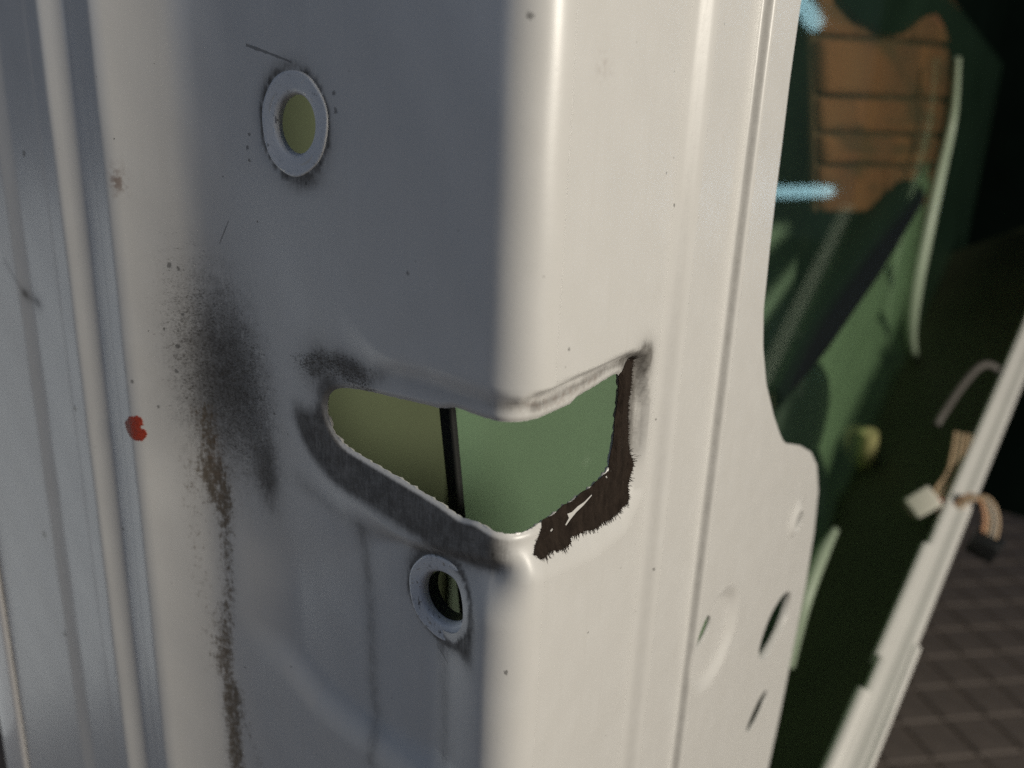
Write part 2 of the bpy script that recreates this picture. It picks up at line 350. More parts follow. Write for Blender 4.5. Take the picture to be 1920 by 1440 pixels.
def tinted_glass():
    n = NT('green_glass'); tr = n('ShaderNodeBsdfTransparent', i_Color=(0.87, 0.95, 0.87, 1)); gl = n('ShaderNodeBsdfGlossy', i_Roughness=0.03)
    fr = n('ShaderNodeFresnel', i_IOR=1.45); front = n.math('SUBTRACT', 1.0, n('ShaderNodeNewGeometry').outputs['Backfacing']); mx = n('ShaderNodeMixShader', i_0=n.math('MULTIPLY', fr.outputs[0], front), i_1=tr.outputs[0], i_2=gl.outputs[0])
    df = n('ShaderNodeBsdfDiffuse', i_Color=(0.13, 0.24, 0.17, 1)); dust = n.math('ADD', n.math('MULTIPLY', n.noise(n('ShaderNodeTexCoord').outputs['Object'], 18, 4), 0.05), 0.015)
    mx = n('ShaderNodeMixShader', i_0=dust, i_1=mx.outputs[0], i_2=df.outputs[0])
    out = n.n['Material Output']; n.t.links.new(mx.outputs[0], out.inputs[0]); n.n.remove(n.b); return n.m
GLASS = tinted_glass()
def lamp_mat(name, col, st):
    n = NT(name); n.set(Base_Color=(0.9, 0.9, 0.9), Emission_Color=col, Emission_Strength=st); return n.m

# ================================================================ car door
door = bpy.data.objects.new('car_door', None); COL.objects.link(door); door.empty_display_size = 0.05
door['label'] = 'stripped white car door edge with latch opening, bolt holes and grime'; door['category'] = 'car door'

RING_A = (-65.6, 49.6, 11.4, 6.4); RING_B = (-22.0, -56.7, 10.8, 6.5)          # s, z, outer radius, bore
def circ(cs, cz, rs, rz, n=40, rot=0.0):
    t = np.linspace(0, 2 * math.pi, n, endpoint=False); a = rs * np.cos(t); b = rz * np.sin(t)
    return np.stack([cs + a * math.cos(rot) - b * math.sin(rot), cz + a * math.sin(rot) + b * math.cos(rot)], 1)
HOLES = [LATCH + rng.normal(0, 0.05, LATCH.shape), circ(*RING_A[:2], 8.9, 8.9), circ(*RING_B[:2], 8.2, 8.2),
         circ(104.5, -106.5, 8.0, 5.0, 28, math.radians(8)), circ(191.5, -147, 20.5, 12.5, 40, math.radians(6)),
         circ(183, -186.5, 12.5, 5.5, 32, math.radians(12)), circ(196.5, -98.5, 5.0, 4.2, 24, math.radians(40))]
FLANGE = [1.0, 1.0, 1.0, 1.2, 3.2, 1.0, 2.0]
SMIN, SMAX, ZMIN, ZMAX = -226.0, 300.0, -430.0, 188.0
edge = [p for p in OPEN_EDGE if ZMIN < p[1] < ZMAX]
edge = np.vstack([[np.interp(ZMAX, *zip(*sorted((z, s) for s, z in OPEN_EDGE))), ZMAX], edge, [np.interp(ZMIN, *zip(*sorted((z, s) for s, z in OPEN_EDGE))), ZMIN]])
from_edge = resample(np.array([np.array(p) for p in edge]), 2.0, closed=False)
OUTLINE = np.vstack([from_edge, [[SMIN, ZMIN], [SMIN, ZMAX]]])

def lin(segs):
    out = []
    for a, b, st in segs: out.append(np.arange(a, b - 1e-6, st))
    return np.concatenate(out)
gs = lin([(SMIN, -188, 3.0), (-188, -125, 0.9), (-125, -92, 1.2), (-92, 54, 1.15), (54, 68, 0.8), (68, 88, 2.0), (88, 98, 0.5), (98, 290, 2.2)])
gz = lin([(ZMIN, -220, 6.0), (-220, -130, 2.6), (-130, -68, 1.8), (-68, 8, 1.15), (8, 70, 1.8), (70, ZMAX, 4.0)])
G = np.stack(np.meshgrid(gs, gz, indexing='ij'), -1).reshape(-1, 2)
G = G + rng.uniform(-0.08, 0.08, G.shape)
keep = inside(G, OUTLINE) & (seg_dist(G, OUTLINE) > 0.7)
for H in HOLES:
    bb = (G[:, 0] > H[:, 0].min() - 3) & (G[:, 0] < H[:, 0].max() + 3) & (G[:, 1] > H[:, 1].min() - 3) & (G[:, 1] < H[:, 1].max() + 3)
    idx = np.where(bb)[0]; keep[idx] &= sdf(G[idx], H) > 0.55
G = G[keep]
extra = []
for off in (0.45, 0.95, 1.6):                                                # rings of points that carry the rolled lip
    H = HOLES[0]; t = np.roll(H, -1, 0) - np.roll(H, 1, 0); nrm = np.stack([t[:, 1], -t[:, 0]], 1); nrm /= np.linalg.norm(nrm, axis=1)[:, None]
    a = 0.5 * np.sum(H[:, 0] * np.roll(H[:, 1], -1) - np.roll(H[:, 0], -1) * H[:, 1]); nrm *= 1 if a > 0 else -1
    extra.append(H + nrm * off)
extra = np.vstack(extra); G = G[seg_dist(G, HOLES[0]) > 1.9] if False else G
pts = [G, extra]; edges = []; base = len(G) + len(extra)
loops = [OUTLINE] + HOLES
for H in loops:
    n_ = len(H); edges += [(base + i, base + (i + 1) % n_) for i in range(n_)]; pts.append(H); base += n_
P2 = np.vstack(pts)
vo, eo, fo, ov, oe, of_ = delaunay_2d_cdt([Vector(p) for p in P2.tolist()], edges, [], 0, 1e-5)
V2 = np.array([tuple(v) for v in vo]); T = np.array([f for f in fo if len(f) == 3])
cen = V2[T].mean(1); ok = inside(cen, OUTLINE)
for H in HOLES: ok &= ~inside(cen, H)
T = T[ok]
used = np.unique(T); remap = -np.ones(len(V2), int); remap[used] = np.arange(len(used)); V2 = V2[used]; T = remap[T]
V3 = S(V2[:, 0], V2[:, 1]); N3 = Snormal(V2[:, 0], V2[:, 1])
a, b, c = V3[T[:, 0]], V3[T[:, 1]], V3[T[:, 2]]
flip = np.einsum('ij,ij->i', np.cross(b - a, c - a), N3[T].mean(1)) < 0
T[flip] = T[flip][:, ::-1]
# rims: every cut edge gets the thickness of the sheet
from collections import Counter
cnt = Counter()
for t in T:
    for i in range(3): cnt[(min(t[i], t[(i + 1) % 3]), max(t[i], t[(i + 1) % 3]))] += 1
dirE = [(t[i], t[(i + 1) % 3]) for t in T for i in range(3) if cnt[(min(t[i], t[(i + 1) % 3]), max(t[i], t[(i + 1) % 3]))] == 1]
bv = sorted({v for e in dirE for v in e}); top = {v: len(V3) + i for i, v in enumerate(bv)}; bot = {v: len(V3) + len(bv) + i for i, v in enumerate(bv)}
bi = np.array(bv)
thick = np.ones(len(bi))
for H, d_ in zip(HOLES, FLANGE):
    thick[seg_dist(V2[bi], H) < 0.05] = d_
VV = np.vstack([V3, V3[bi], V3[bi] - thick[:, None] * N3[bi]]); SZ = np.vstack([V2, V2[bi], V2[bi]])
FF = T.tolist() + [(top[j], top[i], bot[i], bot[j]) for i, j in dirE]
wallN = np.zeros((len(bv), 3)); pos = {v: i for i, v in enumerate(bv)}
for i, j in dirE:
    q = np.cross(V3[j] - V3[i], N3[i]); q /= np.linalg.norm(q) + 1e-9
    wallN[pos[i]] += q; wallN[pos[j]] += q
wallN /= np.linalg.norm(wallN, axis=1)[:, None] + 1e-9
NN = np.vstack([N3, wallN * 0.8 + N3[bi] * 0.6, wallN])
NN /= np.linalg.norm(NN, axis=1)[:, None]
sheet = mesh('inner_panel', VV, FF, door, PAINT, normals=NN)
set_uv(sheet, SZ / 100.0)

# ---- grime and painted groove shade, placed on the sheet in (s, z)
s_, z_ = SZ[:, 0], SZ[:, 1]
def blob(cs, cz, rs, rz, rot=0.0, p=1.0):
    a = (s_ - cs) * math.cos(rot) + (z_ - cz) * math.sin(rot); b = -(s_ - cs) * math.sin(rot) + (z_ - cz) * math.cos(rot)
    return np.exp(-((a / rs) ** 2 + (b / rz) ** 2) ** p)
def path(pts, w, fall=1.0):
    d = seg_dist(SZ, pts, False); return np.exp(-(d / w) ** 2 * fall)
dL = sdf(SZ, LATCH)
soot = 0.50 * blob(-94, -12, 19, 32, 0.25) + 0.30 * blob(-86, -24, 11, 30) + 0.34 * blob(-106, -18, 13, 32) + 0.22 * blob(-100, -45, 14, 25) + 0.15 * blob(-83, -44, 4.5, 10) + 0.16 * blob(-112, 8, 12, 34)
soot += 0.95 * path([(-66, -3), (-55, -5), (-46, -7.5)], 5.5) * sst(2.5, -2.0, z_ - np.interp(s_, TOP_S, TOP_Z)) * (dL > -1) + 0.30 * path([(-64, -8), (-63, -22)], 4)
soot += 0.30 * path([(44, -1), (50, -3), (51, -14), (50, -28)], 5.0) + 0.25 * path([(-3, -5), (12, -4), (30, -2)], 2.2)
film_and_shade = 0.46 * blob(-88, -20, 13, 29, 0.15) + 0.28 * blob(-103, -22, 12, 32) + 0.52 * blob(-83, -42, 4.5, 11) + 0.22 * blob(-98, -10, 16, 28) + 0.10 * blob(-110, -20, 16, 45)
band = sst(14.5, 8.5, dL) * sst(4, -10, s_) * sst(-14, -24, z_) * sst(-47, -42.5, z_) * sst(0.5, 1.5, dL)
film_and_shade += 1.0 * band + 0.45 * sst(5, 1, dL) * sst(-50, -57, s_)
film_and_shade += 0.6 * blob(-61, -7, 6, 7) + 0.75 * blob(-49, -5, 8, 4, -0.15) + 0.22 * path([(-40, -4), (-20, -4.5), (-5, -5)], 2.5)
film_and_shade += 0.40 * path([(-49, -48), (-47, -69), (-46.4, -93), (-43, -113)], 2.6) + 0.36 * path([(-24, -60), (-21.4, -73), (-20.3, -84), (-20, -101)], 2.6)
film_and_shade += 0.25 * path([(-70, -40), (-58, -45), (-30, -46.5), (-12, -44)], 3)
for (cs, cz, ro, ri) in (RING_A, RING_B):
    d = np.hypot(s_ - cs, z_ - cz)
    film_and_shade += 0.8 * np.exp(-((d - ro - 0.2) / 0.8) ** 2) + 0.40 * np.exp(-((d - ro - 1.6) / 2.2) ** 2) * (0.6 + 0.4 * np.sin(np.arctan2(z_ - cz, s_ - cs) * 2 + cs))
film_and_shade += 0.45 * blob(-12, -66, 3, 5, 0.4) + 0.3 * blob(-62, 36.5, 8, 2.0)
film_and_shade += 0.85 * blob(48.5, -1.5, 4.2, 4.0) + 1.0 * path([(46.5, -4), (47.5, -26)], 4.8) + 0.5 * blob(-1, -4.2, 5, 1.5) + 0.6 * path([(42, -1.5), (28, -3.0), (14, -4.5), (4, -5)], 1.5)
film_and_shade += 0.17 * path([(60.5, 200), (60.5, -430)], 2.2) + 0.3 * path([(93, 200), (93, -430)], 1.4)  # shade of the two inner-face grooves, painted in as dark tone
film_and_shade += 0.45 * path([(-174, -1), (-168, -3)], 2.2) + 0.25 * path([(-182, 8), (-174, -1)], 1.0)
drip = 0.72 * path([(-104, -46), (-101, -57), (-101, -71), (-101, -84), (-103, -96), (-104, -112), (-103.7, -124), (-104, -160), (-106, -200)], 3.6) + 0.5 * path([(-106, -28), (-103, -52)], 4.0)
drip += 0.3 * blob(-99, -50, 6, 12) + 0.45 * path([(-104, -122), (-101, -150)], 3.4) + 0.42 * path([(-112, -45), (-111, -78), (-108, -110)], 5.5) + 0.5 * path([(-100, -118), (-95, -135), (-90, -150), (-88, -180)], 3.2) + 0.35 * blob(-104, -30, 9, 16)
rust = 0.9 * blob(-124.5, 34.3, 2.3, 3.4) + 0.35 * blob(-103, -40, 3, 8) + 0.25 * blob(18, 62, 4, 3) + 0.3 * path([(0, -4), (14, -5.5), (30, -4)], 2)
specky = 0.35 + 0.65 * sst(-60, -95, s_) * sst(-140, -110, s_) + 0 * z_
soot = 0.74 * np.tanh(soot / 0.74)
for nm, v in (('soot', soot), ('film_and_shade', film_and_shade), ('drip', drip), ('rust', rust), ('specky', specky)): fattr(sheet, nm, np.clip(v, 0, 1))

# ---- pressed bolt seats
def seat(cs, cz, ro, ri, depth, name='bolt_seat'):
    prof = [(ro + 0.15, -0.8), (ro + 0.05, 0.05), (ro - 0.15, 0.22), (ro - 0.6, 0.20), ((ro + ri) / 2 + 0.3, 0.02), (ri + 1.3, -0.10), (ri + 0.8, -0.22), (ri + 0.3, -0.65), (ri, -1.3), (ri, -depth - 0.6)]
    prof = np.array([p for p in prof]); n = 72
    c0 = S([cs], [cz])[0]; nn = np.array([0, -1.0, 0]); V = []; Fc = []; U = []
    for k in range(n):
        w = 2 * math.pi * k / n; wob = 1 + 0.012 * math.sin(3 * w + 1) + 0.008 * math.sin(7 * w)
        for j, (r, h) in enumerate(prof):
            rr = r * (wob if j < 4 else 1); hh = h + 0.05 * math.sin(5 * w + j) * (j < 5)
            V.append(c0 + np.array([rr * math.cos(w), 0, rr * math.sin(w)]) + nn * hh)
    m = len(prof)
    for k in range(n):
        for j in range(m - 1): Fc.append((k * m + j, k * m + j + 1, ((k + 1) % n) * m + j + 1, ((k + 1) % n) * m + j))
    return mesh(name, V, [f[::-1] for f in Fc], door, SEAT)
seatA = seat(*RING_A, 1.3); seatB = seat(*RING_B, 2.0)
# weld nut behind the lower seat
c0 = S([RING_B[0]], [RING_B[1]])[0]
tube('weld_nut', [c0 + [0, 2.1, 0], c0 + [0, 3.5, 0], c0 + [0, 5.5, 0]], [6.3, 6.3, 6.3], seatB, BLACKP, n=2, seg=32, caps=False)

# ---- conforming flakes: felt residue and red paint dab
def patch(name, outline, off, material, holes=(), step=1.2):
    o = np.asarray(outline); g = np.stack(np.meshgrid(np.arange(o[:, 0].min(), o[:, 0].max(), step), np.arange(o[:, 1].min(), o[:, 1].max(), step)), -1).reshape(-1, 2) + rng.uniform(-.05, .05, 2)
    g = g[inside(g, o) & (seg_dist(g, o) > 0.4)]
    pl = [g, o]; ed = [(len(g) + i, len(g) + (i + 1) % len(o)) for i in range(len(o))]; bs = len(g) + len(o)
    for h in holes:
        h = np.asarray(h, float); pl.append(h); ed += [(bs + i, bs + (i + 1) % len(h)) for i in range(len(h))]; bs += len(h)
    vo, _, fo, *_r = delaunay_2d_cdt([Vector(p) for p in np.vstack(pl).tolist()], ed, [], 0, 1e-5)
    v = np.array([tuple(q) for q in vo]); t = np.array([f for f in fo if len(f) == 3]); cc = v[t].mean(1); k = inside(cc, o)
    for h in holes: k &= ~inside(cc, np.asarray(h, float))
    t = t[k]; d = np.minimum(1, seg_dist(v, o) / 0.8)
    W = S(v[:, 0], v[:, 1], off); Nn = Snormal(v[:, 0], v[:, 1]); W += Nn * (0.05 * d)[:, None]
    fl = np.einsum('ij,ij->i', np.cross(W[t[:, 1]] - W[t[:, 0]], W[t[:, 2]] - W[t[:, 0]]), Nn[t].mean(1)) < 0; t[fl] = t[fl][:, ::-1]
    n = len(v); W2 = np.vstack([W, S(v[:, 0], v[:, 1], 0.01)])
    ec = Counter(tuple(sorted((q[i], q[(i + 1) % 3]))) for q in t.tolist() for i in range(3))
    side = [(q[(i + 1) % 3], q[i], n + q[i], n + q[(i + 1) % 3]) for q in t.tolist() for i in range(3) if ec[tuple(sorted((q[i], q[(i + 1) % 3])))] == 1]
    return mesh(name, W2, t.tolist() + side, door, material, smooth=False)
FELT_OUT = [(6.0, -39.2), (7.5, -37.2), (9.5, -35.2), (11.8, -33.4), (20.0, -32.8), (29.5, -32.1), (36.8, -31.4), (40.6, -29.8), (41.2, -26.8), (41.9, -20.6), (42.4, -14.5), (42.6, -7.0), (42.2, -5.0),
            (44.5, -1.2), (47.5, -1.8), (47.2, -7), (47.0, -14), (47.6, -20), (49.4, -26), (51.2, -31.3), (50.3, -35.4), (48.6, -40.2), (45.0, -42.9), (37.1, -43.0), (29.4, -42.4), (22.5, -40.6), (21.3, -42.2), (16.9, -41.7), (11.5, -40.6), (8.3, -40.6)]
fo_ = resample(FELT_OUT, 0.22); jag = np.zeros(len(fo_)); k = 0
while k < len(fo_):
    outer = fo_[k][1] < -34.5 or fo_[k][0] > 44.2
    jag[k] = rng.uniform(0.1, 1.3) if outer else rng.uniform(0, 0.25); k += int(rng.integers(2, 4))
t_ = np.roll(fo_, -1, 0) - np.roll(fo_, 1, 0); nr = np.stack([t_[:, 1], -t_[:, 0]], 1); nr /= np.linalg.norm(nr, axis=1)[:, None]
ar = 0.5 * np.sum(fo_[:, 0] * np.roll(fo_[:, 1], -1) - np.roll(fo_[:, 0], -1) * fo_[:, 1]); nr *= 1 if ar > 0 else -1
lean = np.array([0.35, -0.5])
fo_ = fo_ + (nr * 0.7 + lean * 0.5) * jag[:, None] + 0.25 * np.stack([np.sin(np.arange(len(fo_)) * 0.13), np.cos(np.arange(len(fo_)) * 0.17)], 1)
slv = [[(20.5, -34.6), (22.5, -34.9), (25, -34.3), (28, -34.2), (31.5, -33.4), (32.0, -33.9), (28, -35.2), (25, -35.8), (22.5, -36.8), (20.6, -37.8), (20, -37.2), (21.4, -36)],
       [(13.6, -36.2), (14.6, -35.9), (15.0, -36.6), (14.0, -36.9)]]
felt = patch('felt_residue', fo_, 0.16, FELT, slv)
fv, ff_ = [], []
for k in range(0, len(fo_)):
    a0 = fo_[k]
    if not (a0[1] < -34.5 or a0[0] > 44.2): continue
    for _ in range(2 if a0[0] > 44.2 and a0[1] > -30 else 1):
        L_ = rng.uniform(0.2, 1.1) * (1.5 if a0[0] > 46 and a0[1] > -30 else 1.0); an = math.atan2(nr[k][1] * 0.8 - 0.35, nr[k][0] + 0.25) + rng.normal(0, 0.35)
        root = a0 - nr[k] * 0.3 + rng.normal(0, 0.2, 2); tip = root + L_ * np.array([math.cos(an), math.sin(an)]); w_ = 0.07 * np.array([-math.sin(an), math.cos(an)])
        q_ = np.array([root - w_, root + w_, tip]); W_ = S(q_[:, 0], q_[:, 1], 0.0); Nq = Snormal(q_[:, 0], q_[:, 1]); W_ += Nq * np.array([[0.2], [0.2], [0.12]])
        b_ = len(fv); fv += W_.tolist(); ff_.append((b_, b_ + 1, b_ + 2))
fib = mesh('fibres', fv, ff_, felt, FELT, smooth=False); fib['kind'] = 'stuff'
rp = resample([(-131.4, -33.5), (-128.8, -31.0), (-125.6, -30.0), (-124.1, -30.8), (-123.7, -32.6), (-125.3, -33.5), (-123.5, -34.0), (-123.0, -35.4), (-124.8, -37.6), (-127.0, -37.5), (-129.8, -36.4)], 0.35)
patch('red_paint_dab', rp + rng.normal(0, 0.14, rp.shape), 0.12, REDP, step=0.8)

# ---- outer skin: hemmed over the panel's edge, then running forward behind the glass
sk = [(-216.6, 0.35), (-216.2, 0.8), (-216.6, 1.25), (-218, 1.4), (-224, 1.5), (-229, 1.5), (-231, 1.3), (-233, 0.6)]
pl_ = []
for s0, off in sk:
    x, y, p = plan(s0); pl_.append((x + math.sin(p) * off, y - math.cos(p) * off))
x1, y1 = pl_[-1]
pl_ += [(x1 - 1.5, y1 + 1.5), (x1 - 2, y1 + 6), (x1 - 1.5, y1 + 30), (x1 + 6, 150), (x1 + 12, 420), (x1 + 16, 800), (x1 + 16, 1190)]
pl_ = np.array(pl_); zz = np.linspace(-470, 190, 12); V = []; Fc = []
for z in zz:
    for p in pl_: V.append((p[0] - 0.0004 * (z - 50) ** 2 * 0.15, p[1], z))
m_ = len(pl_)
for i in range(len(zz) - 1):
    for j in range(m_ - 1): Fc.append((i * m_ + j, i * m_ + j + 1, (i + 1) * m_ + j + 1, (i + 1) * m_ + j))
skin = mesh('outer_skin', V, Fc, door, SKIN, angle=60)
sd = skin.modifiers.new('sheet', 'SOLIDIFY'); sd.thickness = 0.9 * MM; sd.offset = 0
skin.data.materials.append(PAINT_HEM := plain('hem_paint', (0.72, 0.70, 0.68), 0.38, coat=0.4, var=0.06, scale=120))
for poly in skin.data.polygons:
    if (poly.index % (m_ - 1)) < 9: poly.material_index = 1

# ---- window glass lowered into the door, with its black edge channel
slab('window_glass', [(93, -430), (1080, -430), (1080, 185), (-5, 185)], -46, -43, door, GLASS)
slab('glass_channel', [(92, -430), (94.5, -430), (-3.5, 185), (-6, 185)], -46.8, -42.2, door, RUBBER, 0.8)
slab('light_block_end', [(1195, -440), (1203, -440), (1203, 420), (1195, 420)], -230, 130, door, DARK_SHEET)  # added end wall that keeps the tube lamps' light out of the cavity
V = [(-219, 238, -430), (-135, 372, -430), (-135, 640, -430), (-219, 238, 185), (-135, 372, 185), (-135, 640, 185)]
sh = mesh('bounce_plate', V, [(0, 1, 4, 3), (1, 2, 5, 4)], door, BOUNCE, smooth=False)  # added slanted plate, catches the warm lamp and bounces light onto the skin
m_s = sh.modifiers.new('sheet', 'SOLIDIFY'); m_s.thickness = 1.5 * MM
# ---- mirrored brick wall, built as added brown blocks behind the glass, open joints
brown = slab('brick_mirror_backing', [(325, 235), (384, 150), (462, 17), (600, 13), (1070, 0), (1070, 235)], -80, -76, door, plain('mirrored_joint', (0.21, 0.09, 0.06), 0.9, var=0.4, scale=30), 1.0)
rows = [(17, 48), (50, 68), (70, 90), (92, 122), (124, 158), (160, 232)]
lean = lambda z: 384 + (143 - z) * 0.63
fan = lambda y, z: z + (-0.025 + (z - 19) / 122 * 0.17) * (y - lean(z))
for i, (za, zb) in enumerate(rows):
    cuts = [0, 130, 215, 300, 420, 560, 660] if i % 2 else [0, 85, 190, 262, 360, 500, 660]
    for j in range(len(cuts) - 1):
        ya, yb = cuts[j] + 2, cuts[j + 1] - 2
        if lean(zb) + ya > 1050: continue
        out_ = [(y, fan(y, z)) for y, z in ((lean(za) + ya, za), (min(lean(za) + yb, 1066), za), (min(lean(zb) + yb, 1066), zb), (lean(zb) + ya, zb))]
        slab('mirrored_block', out_, -78, -66 - rng.uniform(0, 4), brown, MIRRORED_BRICK, 5.0)
# ---- dark part of the reflection, added as a black sheet behind the glass
dark_out = [(255, 140), (294, 122), (330, 119), (351, 121), (380, 121), (404, 123), (430, 127), (452, 134), (478, 143), (504, 150), (540, 156), (569, 155), (610, 149), (636, 138), (658, 118), (666, 94), (660, 70), (654, 46), (648, 20), (642, -4), (640, -32), (641, -60), (654, -84), (674, -104), (710, -128), (757, -146), (775, -215), (830, -300), (1150, -380), (1150, 190), (255, 190)]
dark_out = [(min(-118 + (y + 118) * 1.28, 1190), 44 + (z - 44) * 1.28 + (60 if z > 180 else 0)) for y, z in dark_out]
slab('mirrored_dark_sheet', dark_out, -64.5, -62.5, door, DARK_SHEET, 0.6)
tube('mirrored_edge_bead', [(-38, -118 + (y + 118) * 0.84, 44 + (z - 44) * 0.84) for y, z in dark_out[13:26:2]], [2.5, 4, 5.5, 6.5, 6.5, 5, 3], door, PALE, n=6)  # mirrored edge of the opening, added as a pale bead
# ---- window regulator motor, and diagonal bands of the reflection built as added parts
def strip(name, a, b, w, x0, x1, material):
    a, b = np.array(a, float), np.array(b, float); d = (b - a) / np.linalg.norm(b - a); q = np.array([-d[1], d[0]]) * w / 2
    return slab(name, [tuple(a - q), tuple(b - q), tuple(b + q), tuple(a + q)], x0, x1, door, material, 1.5)
tube('mirrored_dark_band', [(-58, 330, -86), (-58, 400, -60), (-58, 520, -22), (-58, 680, 26)], [14, 20, 21, 16], door, DARK_BAND, n=6, seg=20)  # dark diagonal band of the reflection, built as an added tube
# pale diagonal strips of the reflection, built as an added ribbed sheet
d_ = np.array([0.915, 0.404]); q_ = np.array([-0.404, 0.915]); o_ = np.array([504, -106.0])
V = []; Fc = []; na, nc = 30, 90
for i in range(na + 1):
    for j in range(nc + 1):
        al = -260 + 620 * i / na; c_ = -250 + 275 * j / nc
        h_ = 5 * math.exp(-((c_ + 4) / 7) ** 2) + 6 * math.exp(-((c_ + 40) / 12) ** 2) - 4 * math.exp(-((c_ + 20) / 7) ** 2) - 5 * math.exp(-((c_ + 66) / 8) ** 2) + 7 * math.exp(-((c_ + 95) / 16) ** 2) - 0.06 * max(0, -c_ - 110)
        P_ = o_ + d_ * al + q_ * c_; V.append((-66 + h_, P_[0], P_[1]))
for i in range(na):
    for j in range(nc): Fc.append((i * (nc + 1) + j, (i + 1) * (nc + 1) + j, (i + 1) * (nc + 1) + j + 1, i * (nc + 1) + j + 1))
mesh('mirrored_ribs', V, Fc, door, MIRRORED_STRIP)
V = []; Fc = []; prof = [(0, 10), (30, 10), (44, 8), (50, 3), (52, -4), (52, -14)]; nn_ = 40
for k in range(nn_):
    w = 2 * math.pi * k / nn_
    for r, h in prof: V.append((-60 + h, 432 + r * 1.3 * math.cos(w), -134 + r * 0.98 * math.sin(w)))
m_ = len(prof)
for k in range(nn_):
    for j in range(m_ - 1): Fc.append((k * m_ + j, k * m_ + j + 1, ((k + 1) % nn_) * m_ + j + 1, ((k + 1) % nn_) * m_ + j))
mot = mesh('regulator_motor', V, Fc, door, BLACKP)
tube('motor_lead', [(-56, 470, -165), (-54, 498, -195), (-54, 504, -225)], 8, mot, BLACKP)
tube('drain_hose', [(-25, 372, -285), (-25, 378, -263), (-25, 389, -239), (-25, 417, -218), (-25, 449, -211)], [4, 4.5, 5, 5, 3], door, PALE)
tube('lock_rod', [(-25, 560, -290), (-25, 610, -300), (-25, 653, -302), (-25, 700, -290)], [6, 5, 4.5, 3], door, HOSE)
tube('lock_rod', [(-40, 606, -179), (-40, 616, -205), (-40, 640, -240)], [8, 9, 9], door, plain('yellow_rod', (0.42, 0.40, 0.18), 0.4))
tube('rod_clip', [(-36, 628, -244), (-30, 640, -247), (-24, 652, -250)], [7, 10, 7], door, plain('clip_plastic', (0.62, 0.66, 0.48), 0.3))

# ---- lower rim of the big opening
A = np.array([29.6, 319.3, -301.8]); B = np.array([57.6, 729.5, -98.1]); ax = (B - A) / np.linalg.norm(B - A)
view = np.array([0.08, -0.84, 0.5]); wd = np.cross(ax, view); wd /= np.linalg.norm(wd); wd = wd if wd[0] > 0 else -wd; up = np.cross(wd, ax); up = up if up[2] > 0 else -up
def rim(name, f0, f1, prof, material=RIMP, n=16, endround=False):
    V = []; Fc = []; m = len(prof)
    for i in range(n + 1):
        f = f0 + (f1 - f0) * i / n; c = A + (B - A) * f; e = min(1, 4 * min(i, n - i) / n) if endround else 1
        for a_, h_ in prof: V.append(c + wd * (a_ + 0.15 * math.sin(9 * f)) + up * h_ * (0.35 + 0.65 * e))
    for i in range(n):
        for j in range(m): Fc.append((i * m + j, i * m + (j + 1) % m, (i + 1) * m + (j + 1) % m, (i + 1) * m + j))
    Fc += [tuple(range(m)), tuple(n * m + k for k in range(m))[::-1]]
    return mesh(name, V, Fc, door, material, angle=45)
rm = rim('lower_rim', -0.5, 1.5, [(-9.5, -10), (-9.2, 2), (-7.6, 4.4), (-4.6, 4.9), (-2.6, 4.2), (-0.8, 3.7), (2.2, 3.7), (4.2, 4.2), (6.6, 4.5), (8.8, 3.6), (9.8, 0), (9.8, -10)])
rim('rim_tab', 0.17, 0.40, [(-12.5, -8), (-12, 3), (-10.8, 5.0), (-9, 5.4), (-6, 5.3), (-4.8, 4.4), (-4.8, -8)])
rim('rim_tab', -0.4, 0.11, [(-13.5, -8), (-13, 4), (-11.5, 5.8), (-9.0, 6.2), (-5.5, 5.6), (-4.5, 4.4), (-4.5, -8)])
rim('rim_tab', -0.4, 0.215, [(7, -8), (7, 4.2), (8.5, 5.0), (10.6, 5.0), (12, 3.6), (12.4, -8)])

# bottom of the cavity, from the rim down to the outer skin
V = []; Fc = []
for i in range(13):
    c = A + (B - A) * (-0.6 + 2.2 * i / 12)
    V += [tuple(c + up * -9 + wd * -6), (-60, c[1], c[2] - 75), (-214, c[1], c[2] - 95)]
for i in range(12):
    for j in range(2): Fc.append((i * 3 + j, i * 3 + j + 1, i * 3 + j + 4, i * 3 + j + 3))
mesh('cavity_bottom', V, Fc, door, plain('dark_olive_primer', (0.055, 0.065, 0.032), 0.6, var=0.4, scale=14))

# ================================================================ wiring harness draped over the rim
har = bpy.data.objects.new('wiring_harness', None); COL.objects.link(har); har.location = (0, 0, 0)
har['label'] = 'loose beige wires with white and black plugs hanging over the lower rim of the opening'; har['category'] = 'wiring'

BEIGE = plain('beige_wire', (0.55, 0.40, 0.26), 0.45, var=0.2, scale=120); TAN = plain('tan_wire', (0.46, 0.36, 0.24), 0.5); GREYW = plain('grey_wire', (0.42, 0.40, 0.36), 0.5)
ORANGE = plain('orange_wire', (0.68, 0.36, 0.20), 0.45); REDW = plain('red_wire', (0.45, 0.02, 0.025), 0.4)
WHITEP = plain('white_plug', (0.78, 0.76, 0.66), 0.4, var=0.05)
for dx, mt in ((-7, BEIGE), (-3.4, TAN), (0.2, BEIGE), (3.8, TAN)):
    tube('wire', [(34 + dx, 596, -160), (36 + dx, 578, -170), (37 + dx, 559, -183), (33 + dx, 538, -193), (30 + dx * 0.5, 528, -197)], 1.6, har, mt)
for k, (dx, mt) in enumerate(((0, ORANGE), (3.0, BEIGE), (6.0, GREYW), (8.5, BEIGE))):
    tube('wire', [(34, 512, -228 + k), (37 + dx * 0.3, 520, -213 + k), (43 + dx * 0.6, 524, -195 + k * 0.7), (50 + dx, 529, -187 + k * 0.4), (58 + dx, 528, -190), (63 + dx, 525, -201), (64 + dx, 521, -213)], 1.4, har, mt)
tube('wire', [(30, 526, -196), (34, 523, -202), (36, 519, -212)], 2.6, har, REDW)
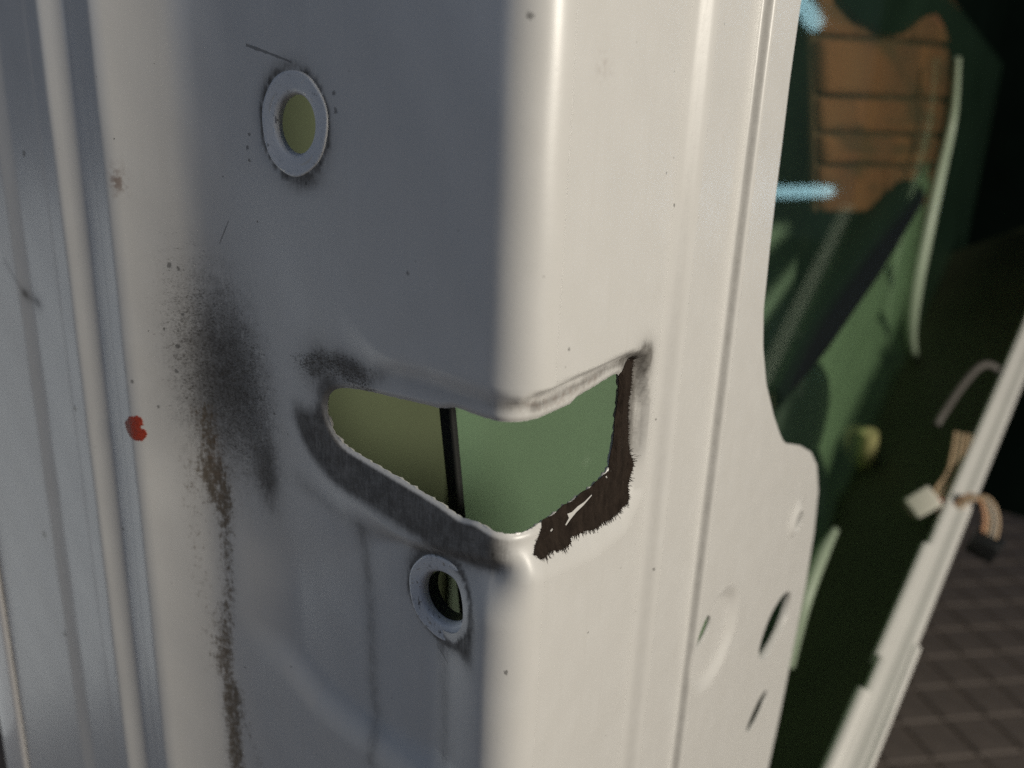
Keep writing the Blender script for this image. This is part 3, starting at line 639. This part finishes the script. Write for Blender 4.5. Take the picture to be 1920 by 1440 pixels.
pa, pb = np.array([14, 518, -207.0]), np.array([28, 526, -193.0]); ud = (pb - pa) / 2
vd = np.cross(ud, [0.08, -0.84, 0.5]); vd *= 9.0 / np.linalg.norm(vd); wdv = np.cross(ud, vd); wdv *= 6.0 / np.linalg.norm(wdv)
plug = box('plug', (pa + pb) / 2, ud, vd, wdv, har, WHITEP, 2.0)
box('plug_mouth', pa - ud * 0.08, ud * 0.12, vd * 0.7, wdv * 0.7, plug, plain('plug_shadow', (0.20, 0.18, 0.12), 0.6), 0.6)
box('plug', (67, 519, -220), (9.5, -1, -2.5), (1.5, 6, 2), (1.8, -1, 7.5), har, BLACKP, 1.8)
tube('cable_sleeve', [(11, 605, -160), (13, 614, -152), (21, 650, -130), (30, 672, -116), (40, 682, -118), (48, 680, -130), (49, 668, -144), (44, 640, -158), (36, 600, -165)], 3.4, har, plain('grey_sleeve', (0.12, 0.11, 0.10), 0.55))

# ================================================================ workshop floor
fl = mesh('floor', [(-4000, -3000, -600), (5000, -3000, -600), (5000, 8000, -600), (-4000, 8000, -600)], [(0, 1, 2, 3)], None, None, smooth=False)
fl['kind'] = 'structure'; fl['label'] = 'dark brown worn workshop floor under the door'; fl['category'] = 'floor'
def floor_mat():
    n = NT('worn_floor'); tc = n('ShaderNodeTexCoord').outputs['Object']
    a = n.noise(tc, 6, 6, 0.65); b = n.noise(tc, 45, 5, 0.6)
    st = n.noise(n('ShaderNodeMapping', i_Vector=tc, i_Rotation=(0, 0, 0.9), i_Scale=(1, 7, 1)).outputs[0], 5, 4)
    c = n.mix(n.sstep(a, 0.3, 0.7), (0.14, 0.115, 0.10), (0.23, 0.19, 0.165)); c = n.mix(n.math('MULTIPLY', n.sstep(st, 0.52, 0.66), 0.5), c, (0.19, 0.145, 0.12)); c = n.mix(n.math('MULTIPLY', b, 0.5), c, (0.05, 0.042, 0.038))
    n.set(Base_Color=c, Roughness=0.75); return n.m
fl.data.materials.append(floor_mat())
tm = None; TILE = plain('worn_tile', (0.15, 0.125, 0.11), 0.7, var=0.35, scale=35, bump=0.4, bscale=90)
for i in range(-60, 60):
    for j in range(-60, 60):
        cx_, cy_ = 60 + (i - j) * 42.0, 1400 + (i + j) * 42.0
        if not (-70 < cx_ < 260 and 640 < cy_ < 2300): continue
        if tm is None:
            a_ = 39.5; V = [(a_, 0, 0), (0, a_, 0), (-a_, 0, 0), (0, -a_, 0), (a_ - 3, 0, 3), (0, a_ - 3, 3), (-a_ + 3, 0, 3), (0, -a_ + 3, 3)]
            t0 = mesh('tile', V, [(4, 5, 6, 7), (0, 1, 5, 4), (1, 2, 6, 5), (2, 3, 7, 6), (3, 0, 4, 7)], fl, TILE, smooth=False); tm = t0.data; t0.location = (cx_ * MM, cy_ * MM, -0.6)
        else:
            o = bpy.data.objects.new('tile', tm); COL.objects.link(o); o.parent = fl; o.location = (cx_ * MM, cy_ * MM, -0.6 + random.uniform(-0.0006, 0.0006))

# ================================================================ fluorescent tubes across the room (seen mirrored in glass and paint)
def tube_lamp(a, b, r, label, st):
    o = tube('tube_lamp', [a, tuple((np.array(a) + np.array(b)) / 2), b], r, None, lamp_mat('tube_glow', (0.50, 0.74, 1.0, 1)[:3], st), n=4, seg=16)
    o['label'] = label; o['category'] = 'lamp'; o['group'] = 'tube lamps across the workshop'
tube_lamp((855, 3852, -36), (1040, 2640, -52), 26, 'lower pale blue tube lamp mirrored as a bar in the glass', 4.5)
tube_lamp((930, 3520, 660), (915, 3000, 745), 34, 'upper pale blue tube lamp mirrored beside the panel edge', 4.5)
